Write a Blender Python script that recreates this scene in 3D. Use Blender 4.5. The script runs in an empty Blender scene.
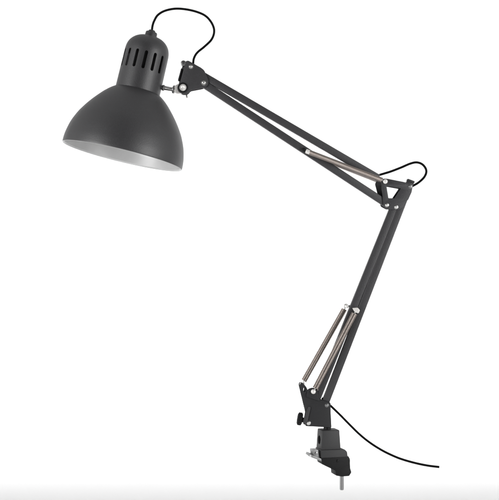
import bpy, bmesh, math
from mathutils import Vector, Matrix
C = bpy.context.scene
COL = C.collection
R = math.radians
S = 0.0014            # metres per unit; the lamp is measured in units of 1.4 mm
Z0 = 0.40             # height of the lens
DIST = 1.8
FLOOR = Z0 - 0.686      # the paper sweep lies well below and behind the lamp

# ------------------------------------------------------------------ camera
cam = bpy.data.objects.new('camera', bpy.data.cameras.new('camera'))
COL.objects.link(cam)
cam.location = (0, -DIST, Z0)
cam.rotation_euler = (R(90), 0, 0)
cam.data.sensor_fit = 'HORIZONTAL'
cam.data.sensor_width = 36
cam.data.lens = 36 * DIST / (499 * S)
cam.data.clip_end = 100
C.camera = cam

# ------------------------------------------------------------------ world, softboxes and added fill lights
w = bpy.data.worlds.new('World'); C.world = w; w.use_nodes = True
bg = w.node_tree.nodes['Background']
bg.inputs[0].default_value = (1, 1, 1, 1)
bg.inputs[1].default_value = 1.0
# white surround; dark band behind the camera added to darken the lampshade's middle
wn = w.node_tree
wt = wn.nodes.new('ShaderNodeTexCoord'); wx = wn.nodes.new('ShaderNodeSeparateXYZ'); wr = wn.nodes.new('ShaderNodeMapRange')
wr.interpolation_type = 'SMOOTHSTEP'
wr.inputs['From Min'].default_value = -0.97; wr.inputs['From Max'].default_value = -0.62
wr.inputs['To Min'].default_value = 0.04; wr.inputs['To Max'].default_value = 0.82
wf = wn.nodes.new('ShaderNodeVectorMath'); wf.operation = 'MULTIPLY'; wf.inputs[1].default_value = (1, 1, 0.35)
wu = wn.nodes.new('ShaderNodeVectorMath'); wu.operation = 'NORMALIZE'
wn.links.new(wt.outputs['Generated'], wf.inputs[0]); wn.links.new(wf.outputs[0], wu.inputs[0]); wn.links.new(wu.outputs[0], wx.inputs[0]); wn.links.new(wx.outputs['Y'], wr.inputs['Value'])
# dimmed towards the top, added to darken the upper lampshade
wz = wn.nodes.new('ShaderNodeSeparateXYZ'); wm = wn.nodes.new('ShaderNodeMapRange'); wm.interpolation_type = 'SMOOTHSTEP'
wm.inputs['From Min'].default_value = 0.15; wm.inputs['From Max'].default_value = 0.8
wm.inputs['To Min'].default_value = 1.0; wm.inputs['To Max'].default_value = 0.62
wq = wn.nodes.new('ShaderNodeMath'); wq.operation = 'MULTIPLY'
wn.links.new(wt.outputs['Generated'], wz.inputs[0]); wn.links.new(wz.outputs['Z'], wm.inputs['Value'])
wn.links.new(wr.outputs[0], wq.inputs[0]); wn.links.new(wm.outputs[0], wq.inputs[1])
wn.links.new(wq.outputs[0], bg.inputs[0])

def area(name, loc, target, sx, sy, watts, spread=180, col=(1, 1, 1)):
    d = bpy.data.lights.new(name, 'AREA'); d.shape = 'RECTANGLE'
    d.size = sx; d.size_y = sy; d.energy = watts; d.color = col; d.spread = R(spread)
    o = bpy.data.objects.new(name, d); COL.objects.link(o)
    o.location = loc
    o.rotation_euler = (Vector(target) - Vector(loc)).to_track_quat('-Z', 'Y').to_euler()
    return o
area('softbox_left', (-1.35, -1.0, 0.5), (-0.1, 0, 0.5), 0.7, 0.9, 16)
area('softbox_right', (1.25, -1.15, 0.5), (0.0, 0, 0.5), 0.5, 0.9, 14)
area('backdrop_fill', (0, 3.15, 1.85), (0, 3.25, -0.3), 9.0, 0.3, 72, 86.6)  # added unseen strip: whitens the sweep, its edge makes the low grey fade
area('floor_fill', (0, 3.0, 1.9), (0, 3.0, -0.3), 9.0, 0.3, 31, 125)  # added weak overhead fill, lifts the floor and softens its fade
area('backdrop_wash', (0, 2.8, 2.4), (0, 4.8, 0.9), 9.0, 0.4, 60, 120)  # added fill to keep the upper backdrop white

C.view_settings.view_transform = 'Standard'
C.view_settings.look = 'None'
C.view_settings.exposure = 0
C.view_settings.gamma = 1
C.render.engine = 'CYCLES'

# ------------------------------------------------------------------ materials
def mat(name, col, rough=0.5, metal=0.0, bump=0.0, bscale=1500, var=0.0, spec=0.5, detail=3):
    m = bpy.data.materials.new(name); m.use_nodes = True
    nt = m.node_tree; b = nt.nodes['Principled BSDF']
    b.inputs['Base Color'].default_value = (*col, 1)
    b.inputs['Roughness'].default_value = rough
    b.inputs['Metallic'].default_value = metal
    b.inputs['Specular IOR Level'].default_value = spec
    tc = nt.nodes.new('ShaderNodeTexCoord')
    if bump or var:
        n = nt.nodes.new('ShaderNodeTexNoise'); n.inputs['Scale'].default_value = bscale
        n.inputs['Detail'].default_value = detail
        nt.links.new(tc.outputs['Object'], n.inputs['Vector'])
    if bump:
        bp = nt.nodes.new('ShaderNodeBump'); bp.inputs['Strength'].default_value = bump
        bp.inputs['Distance'].default_value = 0.0004
        nt.links.new(n.outputs['Fac'], bp.inputs['Height'])
        nt.links.new(bp.outputs['Normal'], b.inputs['Normal'])
    if var:
        r = nt.nodes.new('ShaderNodeMapRange')
        r.inputs['To Min'].default_value = 1 - var; r.inputs['To Max'].default_value = 1 + var
        nt.links.new(n.outputs['Fac'], r.inputs['Value'])
        mx = nt.nodes.new('ShaderNodeVectorMath'); mx.operation = 'SCALE'
        mx.inputs[0].default_value = col
        nt.links.new(r.outputs[0], mx.inputs['Scale'])
        nt.links.new(mx.outputs[0], b.inputs['Base Color'])
    return m
PAINT = mat('graphite_powder_coat', (0.028, 0.0275, 0.0295), 0.42, 0, 0.5, 1100, 0.5, 0.75)
ARM = mat('graphite_arm_paint', (0.031, 0.030, 0.0325), 0.42, 0, 0.7, 1100, 0.5, 0.6)
BLACK = mat('black_cast_metal', (0.006, 0.006, 0.0065), 0.5, 0, 0.5, 900, 0.2, 0.22)
CAST = mat('black_bracket_paint', (0.017, 0.017, 0.0185), 0.48, 0, 0.5, 900, 0.2, 0.4)
PLAST = mat('grey_clamp_plastic', (0.021, 0.021, 0.022), 0.55, 0, 0.3, 900, 0.15)
CORD = mat('black_rubber_cord', (0.003, 0.003, 0.003), 0.6, 0, 0, 1, 0, 0.08)
CHROME = mat('polished_chrome', (0.85, 0.84, 0.82), 0.24, 1, 0.1, 700, 0.05)
BRIGHT = mat('pale_lit_chrome', (0.82, 0.80, 0.77), 0.32, 0.35, 0.1, 700, 0.05)  # chrome with its bright reflections put into a pale base colour
STEEL = mat('brushed_steel', (0.30, 0.30, 0.30), 0.35, 1, 0.2, 1500, 0.2)
SPRING = mat('nickel_spring_wire', (0.41, 0.36, 0.33), 0.2, 1, 0.0, 500, 0.2)
LINING = mat('silver_white_lining', (0.58, 0.58, 0.58), 0.42, 0.25, 0.15, 60, 0.10)
ZINC = mat('zinc_plate', (0.32, 0.32, 0.32), 0.4, 0.5, 0.2, 900, 0.15)
INSIDE = mat('dark_socket_plastic', (0.008, 0.008, 0.008), 0.7)
WHITE = mat('white_seamless_paper', (0.86, 0.86, 0.86), 0.8, 0, 0.0, 300, 0.004, 0.2)

# ------------------------------------------------------------------ helpers
def P(x, y, d=0.0):
    """a point of the lamp: x right, y down, d away from the viewer, in lamp units"""
    return Vector(((x - 249.5) * S, d * S, Z0 + (250 - y) * S))
BASE = P(341.8, 489.9, 0)

def link(name, me, m, parent, smooth=True):
    me.name = name
    o = bpy.data.objects.new(name, me); COL.objects.link(o)
    if not me.materials: me.materials.append(m)
    if smooth: me.shade_smooth()
    if parent is not None:
        o.parent = parent
        o.matrix_parent_inverse = Matrix.Identity(4)
    return o

def from_bm(name, bm, m, parent, smooth=True, angle=35):
    bmesh.ops.recalc_face_normals(bm, faces=bm.faces[:])
    me = bpy.data.meshes.new(name)
    # everything is modelled in world space, then moved so that its lamp's base is the origin
    bm.transform(Matrix.Translation(-BASE))
    if smooth:
        for e in bm.edges:
            if len(e.link_faces) == 2 and e.calc_face_angle(0) > R(angle): e.smooth = False
            else: e.smooth = True
        for f in bm.faces: f.smooth = True
    bm.to_mesh(me); bm.free()
    me.materials.append(m)
    o = bpy.data.objects.new(name, me); COL.objects.link(o)
    o.parent = parent
    return o

def merge_mesh(bm, me):
    bm.from_mesh(me); bpy.data.meshes.remove(me)

def plate(bm, outline, d0, d1, holes=(), bevel=0.25, off=(0, 0), xf=None):
    """flat plate: outline (x, y) in lamp units, from depth d0 to d1, with holes and a rounded edge"""
    cu = bpy.data.curves.new('c', 'CURVE'); cu.dimensions = '2D'; cu.fill_mode = 'BOTH'
    th = abs(d1 - d0) / 2
    cu.extrude = max(th - bevel, 0.01); cu.bevel_depth = bevel; cu.bevel_resolution = 2
    cu.offset = -bevel
    for poly in (outline,) + tuple(holes):
        sp = cu.splines.new('POLY'); sp.points.add(len(poly) - 1)
        for q, (x, y) in zip(sp.points, poly): q.co = (x + off[0], -(y + off[1]), 0, 1)
        sp.use_cyclic_u = True
    ob = bpy.data.objects.new('c', cu); COL.objects.link(ob)
    dg = bpy.context.evaluated_depsgraph_get(); dg.update()
    me = bpy.data.meshes.new_from_object(ob.evaluated_get(dg))
    bpy.data.objects.remove(ob); bpy.data.curves.remove(cu)
    mid = (d0 + d1) / 2
    for v in me.vertices:
        x, y, z = v.co
        p = Vector((x, -y, mid + z))        # lamp units (x, y, depth)
        if xf: p = xf(p)
        v.co = P(p.x, p.y, p.z)
    merge_mesh(bm, me)
    bmesh.ops.remove_doubles(bm, verts=bm.verts[:], dist=1e-7)

def rounded(pts, r=1.0, n=5):
    """round the corners of a polygon"""
    out = []
    N = len(pts)
    for i in range(N):
        p0, p, p1 = Vector(pts[i-1]), Vector(pts[i]), Vector(pts[(i+1) % N])
        a = (p0 - p); b = (p1 - p)
        rr = min(r, a.length * 0.45, b.length * 0.45)
        A = p + a.normalized() * rr; B = p + b.normalized() * rr
        for k in range(n + 1):
            t = k / n
            q = A * (1-t)**2 + p * 2*t*(1-t) + B * t*t
            out.append((q.x, q.y))
    return out

def circle(cx, cy, r, n=20, ry=None):
    ry = ry or r
    return [(cx + r*math.cos(2*math.pi*k/n), cy + ry*math.sin(2*math.pi*k/n)) for k in range(n)]

def frame(a):
    a = a.normalized()
    u = a.cross(Vector((0, 1, 0)))
    if u.length < 1e-3: u = a.cross(Vector((1, 0, 0)))
    u.normalize(); return a, u, a.cross(u).normalized()

def lathe(bm, origin, axis, profile, n=64, close=False):
    """profile: (t along the axis, radius) in lamp units; origin, axis in world space"""
    a, u, v = frame(axis)
    rings = []
    for t, r in profile:
        c = origin + a * t * S
        if r < 1e-4: rings.append([bm.verts.new(c)])
        else: rings.append([bm.verts.new(c + (u*math.cos(2*math.pi*k/n) + v*math.sin(2*math.pi*k/n)) * r * S) for k in range(n)])
    seq = list(zip(rings, rings[1:]))
    if close: seq.append((rings[-1], rings[0]))
    for A, B in seq:
        for k in range(n):
            k2 = (k+1) % n
            if len(A) == 1 and len(B) == 1: continue
            if len(A) == 1: bm.faces.new((A[0], B[k2], B[k]))
            elif len(B) == 1: bm.faces.new((A[k], A[k2], B[0]))
            else: bm.faces.new((A[k], A[k2], B[k2], B[k]))

def rod(bm, p, q, r, n=24, ch=0.25, r2=None):
    """capped cylinder with chamfered ends between world points p and q"""
    L = (q - p).length / S; r2 = r2 or r
    c = min(ch, r*0.4, L*0.3)
    lathe(bm, p, q - p, [(0, 0), (0, r-c), (c*.35, r-c*.3), (c, r), (L-c, r2), (L-c*.35, r2-c*.3), (L, r2-c), (L, 0)], n)

def box(bm, M, sx, sy, sz, bev=0.4, top=None, seg=2):
    """box of size (sx, sy, sz) in lamp units placed by matrix M (world); top = scale of its upper face"""
    r = bmesh.ops.create_cube(bm, size=1)
    vs = r['verts']
    for v in vs:
        k = 1.0
        if top and v.co.z > 0: k = top
        v.co = Vector((v.co.x * sx * k * S, v.co.y * sy * k * S, v.co.z * sz * S))
    es = list({e for v in vs for e in v.link_edges})
    if bev:
        rb = bmesh.ops.bevel(bm, geom=es, offset=bev*S, segments=seg, affect='EDGES', profile=0.5)
        vs = list({v for v in rb['verts']} | {v for f in rb['faces'] for v in f.verts} | {v for v in vs if v.is_valid})
    bmesh.ops.transform(bm, matrix=M, verts=[v for v in vs if v.is_valid])

def along(p, q, roll=0):
    """matrix whose x axis runs from p to q, centred between them"""
    a = (q - p).normalized(); y = Vector((0, 1, 0)); z = a.cross(y).normalized(); y = z.cross(a)
    M = Matrix((a, y, z)).transposed().to_4x4()
    M.translation = (p + q) / 2
    return M @ Matrix.Rotation(R(roll), 4, 'X')

def catmull(pts, n=10):
    out = []
    for i in range(len(pts) - 1):
        p0 = pts[max(i-1, 0)]; p1 = pts[i]; p2 = pts[i+1]; p3 = pts[min(i+2, len(pts)-1)]
        for k in range(n):
            t = k / n
            out.append(0.5*((2*p1) + (p2-p0)*t + (2*p0-5*p1+4*p2-p3)*t*t + (3*p1-p0-3*p2+p3)*t**3))
    out.append(pts[-1]); return out

def sweep(bm, path, r, n=14, cap=True):
    """tube of radius r (lamp units) along world points"""
    rings = []
    T = (path[1]-path[0]).normalized(); _, u, v = frame(T)
    for i, p in enumerate(path):
        t = (path[min(i+1, len(path)-1)] - path[max(i-1, 0)]).normalized()
        u = (u - t*u.dot(t)).normalized(); v = t.cross(u)
        rings.append([bm.verts.new(p + (u*math.cos(2*math.pi*k/n) + v*math.sin(2*math.pi*k/n))*r*S) for k in range(n)])
    for A, B in zip(rings, rings[1:]):
        for k in range(n): bm.faces.new((A[k], A[(k+1) % n], B[(k+1) % n], B[k]))
    if cap: bm.faces.new(rings[0][::-1]); bm.faces.new(rings[-1])

def cut(bm, cutter):
    """boolean: bm minus cutter"""
    A = bpy.data.meshes.new('a'); bm.to_mesh(A); bm.free()
    B = bpy.data.meshes.new('b'); bmesh.ops.recalc_face_normals(cutter, faces=cutter.faces[:]); cutter.to_mesh(B); cutter.free()
    oa = bpy.data.objects.new('a', A); ob = bpy.data.objects.new('b', B)
    COL.objects.link(oa); COL.objects.link(ob)
    md = oa.modifiers.new('m', 'BOOLEAN'); md.operation = 'DIFFERENCE'; md.object = ob; md.solver = 'EXACT'
    dg = bpy.context.evaluated_depsgraph_get(); dg.update()
    me = bpy.data.meshes.new_from_object(oa.evaluated_get(dg))
    bpy.data.objects.remove(oa); bpy.data.objects.remove(ob)
    bpy.data.meshes.remove(A); bpy.data.meshes.remove(B)
    out = bmesh.new(); out.from_mesh(me); bpy.data.meshes.remove(me)
    return out

# ------------------------------------------------------------------ the seamless backdrop
bm = bmesh.new()
prof = [(-4.5, 0)]
YB, RB = 4.8, 0.8
for k in range(25):
    a = R(90) * k / 24
    prof.append((YB - RB + RB*math.sin(a), RB - RB*math.cos(a)))
prof.append((YB, 4.5))
rows = [[bm.verts.new((x, y, FLOOR + z)) for x in (-7, 7)] for y, z in prof]
for A, B in zip(rows, rows[1:]): bm.faces.new((A[0], A[1], B[1], B[0]))
me = bpy.data.meshes.new('backdrop'); bm.to_mesh(me); bm.free()
me.materials.append(WHITE); me.shade_smooth()
bd = bpy.data.objects.new('backdrop', me); COL.objects.link(bd)
bd['kind'] = 'structure'

# ------------------------------------------------------------------ the lamp
lamp = bpy.data.objects.new('desk_lamp', None); COL.objects.link(lamp)
lamp.location = BASE; lamp.empty_display_size = 0.05
lamp['label'] = 'dark grey desk lamp with sprung arm, bell shade and clamp, on plain white'
lamp['category'] = 'desk lamp'

# --- shade and housing
TILT, LEAN = R(13), R(3.2)
AX = Vector((math.sin(TILT), 0, math.cos(TILT)))
AX = (AX*math.cos(LEAN) + Vector((0, 1, 0))*math.sin(LEAN)).normalized()
RC = P(122.3, 155.9, 0)
outer = [(0, 60.9), (1.2, 61.1), (5, 61.0), (10, 60.5), (17.5, 58.9), (23, 57.2), (28, 55.1), (33, 52.7), (37.5, 50.0), (42, 47.0),
         (46.5, 43.7), (51, 40.1), (55, 36.6), (59, 32.9), (62.5, 29.1), (65.5, 25.2), (67.6, 21.8)]
inner = [(t - 0.1, r - 0.7) for t, r in outer]
def smooth_prof(p, n=3):
    v = catmull([Vector((a, b, 0)) for a, b in p], n); return [(q.x, q.y) for q in v]
bm = bmesh.new()
lathe(bm, RC, AX, smooth_prof(outer) + smooth_prof([(t, r - 0.5) for t, r in outer])[::-1], 128, close=True)
shade = from_bm('lamp_shade', bm, PAINT, lamp, angle=60)
bm = bmesh.new()
lathe(bm, RC, AX, [(0.3, 60.5), (-0.15, 60.85), (-0.3, 60.55), (-0.1, 60.25), (0.9, 60.0), (1.2, 59.5), (1.8, 59.45)] +
      smooth_prof([(t, r - 1.1) for t, r in outer[3:]]) + [(67.9, 0)], 128)
from_bm('inner_reflector', bm, LINING, shade, angle=50)['label'] = 'silvery white inside of the shade'
# bulb socket inside the housing
bm = bmesh.new()
lathe(bm, RC, AX, [(58, 0), (58, 9), (58.6, 10), (68.5, 10), (68.5, 16.6), (112, 16.6), (112, 0)], 48)
from_bm('bulb_socket', bm, INSIDE, shade)

bm = bmesh.new()
ho = [(67.0, 22.0), (67.3, 22.5), (68.2, 22.6), (80, 22.5), (93, 22.4), (104, 22.3), (108.5, 22.1), (112, 21.4), (115, 20.2), (118, 18.1),
      (120.6, 15.2), (122.5, 11.8), (123.6, 8), (124, 4.0)]
lathe(bm, RC, AX, smooth_prof(ho, 4) + smooth_prof([(min(t, 122.8), max(r - 1.1, 3.5)) for t, r in ho], 4)[::-1], 128, close=True)
bmesh.ops.recalc_face_normals(bm, faces=bm.faces[:])
cutter = bmesh.new()
a_, u_, v_ = frame(AX)
side = (Vector((1, 0, 0)) - a_*a_.x).normalized(); toward = side.cross(a_).normalized()
if toward.y > 0: toward = -toward
for k in range(15):
    if k in (3, 4): continue        # no slots where the swivel rod is fixed
    th = R(6 + 24*k)
    rad = side*math.sin(th) + toward*math.cos(th)
    tan = a_.cross(rad).normalized()
    ring0, ring1 = [], []
    hw, h0, h1 = 1.6, 86.8, 105.2
    pts = []
    for j in range(9): ph = math.pi*j/8; pts.append((hw*math.cos(ph), h1 - hw + hw*math.sin(ph)))
    for j in range(9): ph = math.pi + math.pi*j/8; pts.append((hw*math.cos(ph), h0 + hw + hw*math.sin(ph)))
    for s_, t_ in pts:
        b_ = RC + a_*t_*S + tan*s_*S
        ring0.append(cutter.verts.new(b_ + rad*19*S)); ring1.append(cutter.verts.new(b_ + rad*26*S))
    n_ = len(pts)
    for j in range(n_): cutter.faces.new((ring0[j], ring0[(j+1) % n_], ring1[(j+1) % n_], ring1[j]))
    cutter.faces.new(ring0[::-1]); cutter.faces.new(ring1)
bm = cut(bm, cutter)
housing = from_bm('lamp_housing', bm, PAINT, lamp, angle=30)
housing['label'] = 'grey cylindrical cap with a ring of vertical cooling slots'
bm = bmesh.new()
lathe(bm, RC, AX, [(122.5, 0), (122.5, 6.2), (127.6, 5.9), (128.4, 5.4), (128.5, 3.6), (129.6, 3.5), (130.4, 2.9), (130.5, 0)], 32)
from_bm('cord_grommet', bm, PAINT, housing)

# --- chrome swivel between housing and head bracket
bm = bmesh.new()
rod(bm, P(159.5, 86.8, 4), P(175, 89.6, 0.6), 2.15)
swivel = from_bm('swivel_rod', bm, CHROME, lamp)
swivel['label'] = 'short chrome rod joining the head to the arm'
bm = bmesh.new(); rod(bm, P(162.2, 87.2, 3.5), P(164.2, 87.6, 3), 3.0); from_bm('rod_collar', bm, STEEL, swivel)
bm = bmesh.new(); rod(bm, P(173.0, 89.2, 1), P(174.6, 89.5, .7), 4.1); from_bm('washer', bm, STEEL, swivel)
bm = bmesh.new()
plate(bm, rounded([(174.6, 86.4), (177, 84.5), (184, 83), (188.5, 88), (185, 93.5), (177, 93.8), (174.6, 92.4)], 2.5), -2.2, 2.2, bevel=.5)
from_bm('knuckle', bm, BRIGHT, swivel)
bm = bmesh.new()
lathe(bm, P(183.2, 88.2, -4.8), Vector((0, -1, 0)), [(0, 0), (0, 3.4), (.9, 3.4), (1.3, 3.0), (2.3, 2.5), (2.9, 1.7), (2.5, .9), (2.1, 0)], 32)
rod(bm, P(183.2, 88.2, -5.4), P(183.2, 88.2, 9), 1.6)
from_bm('pivot_bolt', bm, BRIGHT, swivel)
bm = bmesh.new()
rod(bm, P(183.2, 88.2, 6), P(183.2, 88.2, 9.5), 3.0)
box(bm, Matrix.Translation(P(185.9, 93.4, 8)) @ Matrix.Rotation(R(-14), 4, 'Y'), 2.2, 1.4, 7.5, .5)
box(bm, Matrix.Translation(P(180.0, 83.6, 8)) @ Matrix.Rotation(R(-14), 4, 'Y'), 2.2, 1.4, 6, .5)
from_bm('wing_nut', bm, CHROME, swivel)

# --- arm bars (square tubes)
def bar(p, q, d=0, w=6.4, m=ARM, name='arm_bar', ext=(2.6, 2.6)):
    A, B = P(p[0], p[1], d), P(q[0], q[1], d)
    dr = (B - A).normalized(); A -= dr*ext[0]*S; B += dr*ext[1]*S
    bm = bmesh.new()
    box(bm, along(A, B), (B-A).length/S, w, w, 0.75, seg=3)
    return from_bm(name, bm, m, lamp, angle=40)
b_up = bar((189.5, 67.9), (376, 176.9), w=7.1)
b_lo = bar((204, 84.4), (386, 203.6), w=7.2)
b_l2 = bar((394.6, 205), (307.6, 421), w=7.5)
b_r2 = bar((408.8, 185.5), (324.6, 404), w=7.5, ext=(3.5, 3))

# plugs in the open ends of the tubes
for b, p, q in ((b_up, (187.4, 67.0), (186.6, 66.5)), (b_r2, (410.2, 182), (410.8, 180.4))):
    bm = bmesh.new(); box(bm, along(P(*p), P(*q)), 2.4, 7.9, 7.8, .8); from_bm('end_cap', bm, PLAST, b)

def rivet(parent, x, y, d=-5.4, r=1.5, ring=True, m=CHROME, name='rivet', back=5.4):
    bm = bmesh.new()
    if ring:
        lathe(bm, P(x, y, d + .45), Vector((0, -1, 0)), [(0, 0), (0, r*1.55), (.35, r*1.5), (.5, r*1.15), (.5, 0)], 24)
    lathe(bm, P(x, y, d), Vector((0, -1, 0)), [(0, 0), (0, r), (.45, r*.93), (.85, r*.62), (1.0, r*.25), (1.0, 0)], 24)
    rod(bm, P(x, y, d + .3), P(x, y, back), r*.7, 16)
    return from_bm(name, bm, m, parent, angle=50)

# --- head bracket
hb = rounded([(181.8, 66.5), (183.4, 61.8), (186.6, 60.2), (201.6, 68.6), (204.6, 71.2), (208.4, 80.5), (208.4, 84.6), (206.6, 87.4), (202.6, 88.6), (190.2, 91),
              (188.2, 94.0), (183.2, 94.8), (178.6, 92.4), (177.2, 88), (178.8, 82.4)], 1.8)
hf = rounded([(184.6, 67), (186.4, 61.6), (188.6, 61.3), (201.6, 68.6), (204.6, 71.2), (208.4, 80.5), (208.4, 84.6), (206.6, 87.4), (202.6, 88.6), (190.2, 91),
              (188.2, 94.0), (183.2, 94.8), (178.6, 92.4), (177.2, 88), (180.4, 82.4)], 1.8)
bm = bmesh.new()
plate(bm, hf, -5.0, -3.9, bevel=.15)
plate(bm, hb, 3.9, 5.0, bevel=.15)
head = from_bm('head_bracket', bm, ARM, lamp)
bm = bmesh.new()
box(bm, along(P(181.9, 69.5, 0), P(178.9, 80.5, 0)), 12.5, 7.6, 1.6, .3)
from_bm('bracket_web', bm, BLACK, head)
bm = bmesh.new(); rod(bm, P(183.6, 63.8, -4.9), P(183.6, 63.8, 4.9), 2.8, ch=.6)
from_bm('spacer_tube', bm, STEEL, head)
bm = bmesh.new()
lathe(bm, P(183.2, 88.2, -4.7), Vector((0, -1, 0)), [(0, 3), (0, 5.2), (.7, 5.0), (.9, 4.5), (.9, 2.6), (0, 2.6)], 40)
from_bm('boss_ring', bm, BLACK, head)
rivet(head, 191.2, 67.3, r=1.5); rivet(head, 204, 83.3, r=1.8)

# --- elbow bracket
eo = rounded([(380.6, 182.0), (382.6, 178.9), (386, 178.8), (403.2, 182.2), (411.6, 184.4), (412.0, 187), (411.0, 192.5), (407.4, 200.4),
              (404.6, 201.6), (402.2, 208), (399.0, 209.9), (386.5, 209.6), (383.2, 206.8)], 1.2)
eh = rounded([(385.9, 186.0), (400.6, 188.7), (394.0, 198.5), (387.9, 198.4)], .7)
bm = bmesh.new()
plate(bm, eo, -5.2, -4.0, [eh])
bo = rounded([(375.4, 184), (376.6, 181), (386, 179.2), (403.2, 182.2), (412.3, 184), (410.8, 192.5), (407, 200.2),
              (404.2, 201.6), (402, 208), (399, 209.4), (386.5, 209.4), (381.2, 206.6)], 1.2)
bhh = [(x - 1.6, y + .1) for x, y in eh]
plate(bm, bo, 4.0, 5.2, [bhh])
elbow = from_bm('elbow_bracket', bm, ARM, lamp)
rivet(elbow, 386.1, 205.2, r=1.35, d=-5.5); rivet(elbow, 395.4, 207.2, r=1.35, d=-5.5)
rivet(elbow, 409.3, 186.8, r=1.4, d=-5.5, m=STEEL); 
bm = bmesh.new()
box(bm, along(P(380.6, 185, 0), P(384.0, 200, 0)), 15, 7.9, 1.0, .3)
from_bm('bracket_web', bm, BLACK, elbow)

# --- base bracket
bo1 = rounded([(299.4, 385), (300.2, 382.6), (303, 382.6), (306.2, 386.6), (308.6, 391.8), (316, 395.8), (320.6, 399.3), (330.2, 402), (330.4, 411),
               (331.2, 427), (323, 426.4), (305.2, 425.4), (304.6, 420), (306.0, 412.4), (303.0, 400)], 1.1)
bh1 = circle(304.4, 389.2, 1.35, 20, 2.6)
bm = bmesh.new()
plate(bm, bo1, -5.4, -4.2, [bh1])
plate(bm, bo1, 4.2, 5.4, [[(x-.8, y) for x, y in bh1]], off=(-.8, 0))
base = from_bm('base_bracket', bm, CAST, lamp)
bm = bmesh.new()
box(bm, along(P(303.2, 394, 0), P(305.6, 410, 0)), 15, 8.3, 1.1, .25)
from_bm('bracket_web', bm, BLACK, base)
bm = bmesh.new()
box(bm, along(P(307, 425.0, 0), P(322, 425.6, 0)), 15, 8.3, 1.1, .25)
from_bm('bracket_floor', bm, BLACK, base)
rivet(base, 308.3, 422.2, r=1.4, d=-5.7); rivet(base, 326.4, 404.6, r=1.3, d=-5.7, m=STEEL)
bm = bmesh.new(); rod(bm, P(301.8, 419.6, 0), P(307, 421.2, 0), 2.6); rod(bm, P(306, 421, 0), P(312, 421.8, 0), 1.6)
ks = from_bm('knob_shaft', bm, PLAST, base)
bm = bmesh.new()
A, B = P(297.2, 418.4, 0), P(302.4, 419.3, 0)
lathe(bm, A, B - A, [(0, 0), (0, 4.6), (.5, 5.6), (1.2, 6.1), (4.2, 6.1), (4.9, 5.6), (5.3, 4.6), (5.3, 0)], 40)
for k in range(14):
    th = 2*math.pi*k/14; a, u, v = frame(B - A)
    rr = (u*math.cos(th) + v*math.sin(th))*6.0*S
    rod(bm, A + a*0.9*S + rr, A + a*4.5*S + rr, .55, 8)
from_bm('tension_knob', bm, BLACK, base)
bm = bmesh.new()
plate(bm, rounded([(308.2, 405.5), (310.4, 406.5), (307.4, 420), (305.8, 424.2), (302.8, 423.4), (303.4, 418.4)], 1.0), -6.4, -5.6, bevel=.25)
from_bm('tension_strap', bm, ARM, base)
# swivel post into the clamp
bm = bmesh.new(); rod(bm, P(327.3, 423.5, 0), P(327.3, 447, 0), 3.8); from_bm('swivel_post', bm, BLACK, lamp)

# --- springs
def spring(p, q, d0, d1, r=2.55, wire=.52, pitch=1.0, label=None):
    A, B = P(p[0], p[1], d0), P(q[0], q[1], d1)
    a, u, v = frame(B - A); L = (B - A).length/S
    n = int(L/pitch); st = 14; path = []
    for i in range(n*st + 1):
        th = 2*math.pi*i/st
        path.append(A + a*(i/(n*st))*L*S + (u*math.cos(th) + v*math.sin(th))*(r - wire)*S)
    bm = bmesh.new(); sweep(bm, path, wire, 6)
    o = from_bm('spring', bm, SPRING, lamp, angle=80)
    return o, A, B, a
def hook(parent, start, end, d, r=.5, m=CHROME, name='spring_hook', loop=1.7):
    """wire leaving the coil and closing in a loop round a peg"""
    pts = [start]
    e = end; dr = (e - start).normalized(); side_ = Vector((0, 1, 0)).cross(dr).normalized()
    c = e
    for k in range(9):
        th = math.pi + 1.75*math.pi*k/8
        pts.append(c + (dr*math.cos(th) + side_*math.sin(th))*loop*S)
    bm = bmesh.new(); sweep(bm, catmull(pts, 5), r, 8)
    return from_bm(name, bm, m, parent, angle=80)
def peg(parent, x, y, d0, d1, r=1.7, cap=2.3, m=BRIGHT):
    bm = bmesh.new()
    rod(bm, P(x, y, d1), P(x, y, d0), r, 20)
    lathe(bm, P(x, y, d0 + .6), Vector((0, -1, 0)), [(0, 0), (0, cap), (.9, cap), (1.5, cap*.8), (1.8, cap*.4), (1.9, 0)], 28)
    return from_bm('spring_peg', bm, m, parent, angle=50)

# upper arm: one spring on each side of the bars
for sgn in (-1, 1):
    d = 7.2*sgn
    s_, A, B, a = spring((309.4, 153.0), (381, 180.7), d, 8.6*sgn, r=2.75)
    bm = bmesh.new(); rod(bm, A - a*4.3*S, A + a*.6*S, 2.3, 24, .8); from_bm('spring_plug', bm, BRIGHT, s_)
    hook(s_, B, P(384.4, 182, 8.6*sgn), 0)
bm = bmesh.new(); rod(bm, P(303.6, 150.1, -7.6), P(303.6, 150.1, 7.6), 2.0, 24, .5)
from_bm('spring_peg', bm, BLACK, b_lo)
peg(elbow, 384.4, 182, -9.2, 9.2)

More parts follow.
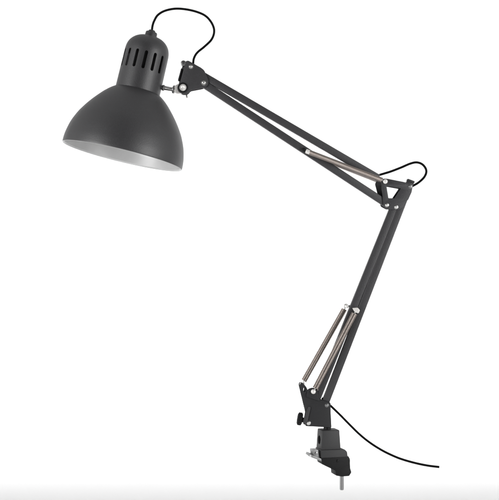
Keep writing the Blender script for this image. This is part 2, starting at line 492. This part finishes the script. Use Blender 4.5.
# lower arm: the near spring lies across the bars, the far one stands out on the left
s_, A, B, a = spring((353.8, 313.2), (315.0, 387.8), -7.6, -7.8, r=3.3)
hook(s_, A, P(355.2, 310.2, -7.4), 0, r=.55, loop=1.5)
hook(s_, B, P(313.0, 390.7, -7.6), 0, r=.6, loop=2.0)
bm = bmesh.new()
plate(bm, rounded([(351.6, 307.6), (357.0, 307.2), (359.2, 309.8), (357.8, 313), (354, 311.8)], 1.0), -9.6, -5.4, bevel=.5)
rod(bm, P(355.6, 309.8, -9), P(355.6, 309.8, 3), 1.5)
from_bm('spring_peg', bm, BRIGHT, b_r2)
peg(base, 313.0, 390.7, -8.2, 6, r=1.6, cap=2.4)
bm = bmesh.new()
plate(bm, rounded([(307.5, 388.2), (312, 386.8), (316.6, 388.4), (317.6, 393), (319.5, 400.6), (306.0, 396)], 1.6), -6.7, -5.6)
from_bm('peg_lug', bm, CAST, base)
s_, A, B, a = spring((344.8, 309.8), (304.0, 380.8), 7.4, 1.0, r=3.0)
hook(s_, A, P(346.6, 306.4, 7.4), 0, r=.65, loop=1.7)
hook(s_, B, P(302.4, 384.4, 0.6), 0, r=.7, loop=2.0)
bm = bmesh.new(); rod(bm, P(347.2, 306.2, 9), P(349.5, 306.4, -1), 1.3); from_bm('spring_peg', bm, CHROME, b_l2)

# --- cords
def cord(pts, r=1.15):
    bm = bmesh.new(); sweep(bm, catmull([P(*p) for p in pts], 12), r, 16)
    return from_bm('power_cord', bm, CORD, lamp, angle=60)
cord([(150.2, 34, 6.5), (151.4, 29.5, 6), (152.2, 24.8, 5), (153.8, 20.4, 4), (157.6, 14.8, 2), (164.7, 10.9, 0), (175.2, 9.1, -2), (186.5, 10.0, -3),
      (197.7, 12.7, -3), (206.3, 17.0, -3), (212.2, 24.2, -2), (214.2, 31.6, -1), (211.6, 39.4, 0), (204.7, 46.4, 0), (197.3, 52.6, 0),
      (194.0, 58.2, 0), (193.2, 64, 0), (193.4, 68, 0)])['label'] = 'black cord looping from the top of the head to the arm'
cord([(374, 178, 1), (379, 175.2, 1), (384.5, 173.4, 1), (390.5, 171.6, 0), (400.4, 167.8, 0), (410.4, 163.6, 0), (416.8, 162.4, 0), (422.2, 164.3, 0), (425.6, 168.4, 0),
      (426.2, 172.8, 0), (423.7, 177.8, 0), (418, 182.9, 0), (411.6, 186.6, 0), (407, 190, 0)])['label'] = 'black cord looping behind the elbow'
cord([(322, 398, 1), (328.6, 404.0, 1), (339.1, 413.9, 0), (350.2, 425.2, 0), (360, 434.7, 0), (369.9, 442.6, 0), (381, 449.7, 0), (391, 454.8, 0), (401, 458.9, 0),
      (414, 462.7, 0), (427.3, 465.5, 0), (439.2, 467.0, 0)])['label'] = 'black cord trailing from the foot of the arm, cut off at its end'

# --- table clamp, turned a little so that its left side shows
CX = 329.0
TH = R(-13.5)
def cx(p):      # turn about the vertical through CX
    x, d = p.x - CX, p.z
    return Vector((CX + x*math.cos(TH) - d*math.sin(TH), p.y, x*math.sin(TH) + d*math.cos(TH)))
# positive depth goes to the left of the picture after the turn when TH < 0 is mirrored
def cx(p):
    x, d = p.x - CX, p.z
    return Vector((CX + x*math.cos(TH) + d*math.sin(TH), p.y, -x*math.sin(TH) + d*math.cos(TH)))
def CM(x, y, d):
    q = cx(Vector((x, y, d))); M = Matrix.Translation(P(q.x, q.y, q.z)); return M @ Matrix.Rotation(-TH, 4, 'Z')
bm = bmesh.new()
box(bm, CM(328.4, 438.8, 0), 20.0, 19, 19.5, .9, top=.90, seg=3)
cutter = bmesh.new()
A = CM(328.4, 439.4, 0) @ Vector((-16*S, 0, 0)); B = CM(328.4, 439.4, 0) @ Vector((-3*S, 0, 0))
lathe(cutter, A, B - A, [(0, 0), (0, 4.4), (14, 4.4), (14, 0)], 32)
bmesh.ops.recalc_face_normals(bm, faces=bm.faces[:])
bm = cut(bm, cutter)
clamp = from_bm('table_clamp', bm, PLAST, lamp, angle=30)
clamp['label'] = 'dark grey clamp gripping the swivel post, with a screw beneath'
bm = bmesh.new()
A = CM(328.4, 439.4, 0) @ Vector((-6.6*S, 0, 0)); B = CM(328.4, 439.4, 0) @ Vector((-4*S, 0, 0))
rod(bm, A, B, 3.6, 6); from_bm('set_screw', bm, INSIDE, clamp)
bm = bmesh.new()
plate(bm, rounded([(317.8, 448.2), (342.0, 448.2), (344.6, 450.6), (345.4, 456), (318, 456)], 1.0), -10.6, 10.6, bevel=.6, xf=cx)
from_bm('clamp_collar', bm, PLAST, clamp)
bm = bmesh.new()
jaw = rounded([(318.2, 455.4), (346.6, 455.4), (348.2, 459), (347.8, 466), (349.6, 471.6), (347.2, 475.2), (339, 475.4), (333.4, 474.2), (333.0, 469.4), (319, 462.4)], .9)
plate(bm, jaw, -9.4, 7.4, bevel=.6, xf=cx)
for px in (335,): rod(bm, P(*cx(Vector((px, 459.6, -9.0)))), P(*cx(Vector((px, 459.6, -10.4)))), 1.2, 16)
from_bm('clamp_jaw', bm, BLACK, clamp)
bm = bmesh.new()
plate(bm, rounded([(343.6, 457), (348.8, 457.5), (349.4, 470), (345, 473)], 1.2), -6.5, 5.5, bevel=.7, xf=cx)
from_bm('jaw_rib', bm, BLACK, clamp)
# zinc jaw plate with its rivet
def tiltp(p):
    c = Vector((319, 458.0)); a = R(22)
    # plate drawn flat (x, depth as y) then raised: here p.x, p.y are plan coordinates, p.z thickness
    x, dd, h = p.x - c.x, p.y, p.z
    q = Vector((c.x + x*math.cos(a) - h*math.sin(a), c.y + x*math.sin(a) + h*math.cos(a) - dd*.05, dd))
    return cx(q)
bm = bmesh.new()
plate(bm, rounded([(305.5, -6), (308, -8.4), (326, -9), (326, 9), (308, 8.4), (305.5, 6)], 1.4), -1.2, 1.2, [circle(311.8, -1, 2.4)], bevel=.35, xf=tiltp)
from_bm('jaw_plate', bm, ZINC, clamp)['label'] = 'light grey metal plate at the left of the clamp'
bm = bmesh.new()
plate(bm, rounded([(310.4, 448.4), (315.9, 448.2), (317.6, 456.6), (311.4, 454.6)], .8), -6.5, 5.5, bevel=.4, xf=cx)
lug = from_bm('plate_lug', bm, ZINC, clamp)
bm = bmesh.new()
rod(bm, P(*cx(Vector((313.6, 451.6, -6.2)))), P(*cx(Vector((313.6, 451.6, -7.6)))), 1.5, 20)
from_bm('lug_pin', bm, STEEL, clamp)
# screw with real thread
bm = bmesh.new()
rod(bm, P(341.8, 470, 0), P(341.8, 489.9, 0), 1.85, 24, .4)
path = []
for i in range(13*14):
    th = 2*math.pi*i/14
    path.append(P(341.8 + 1.85*math.cos(th), 475.4 + i/14*1.05, 1.85*math.sin(th)))
sweep(bm, path, .3, 6)
from_bm('clamp_screw', bm, STEEL, clamp, angle=60)
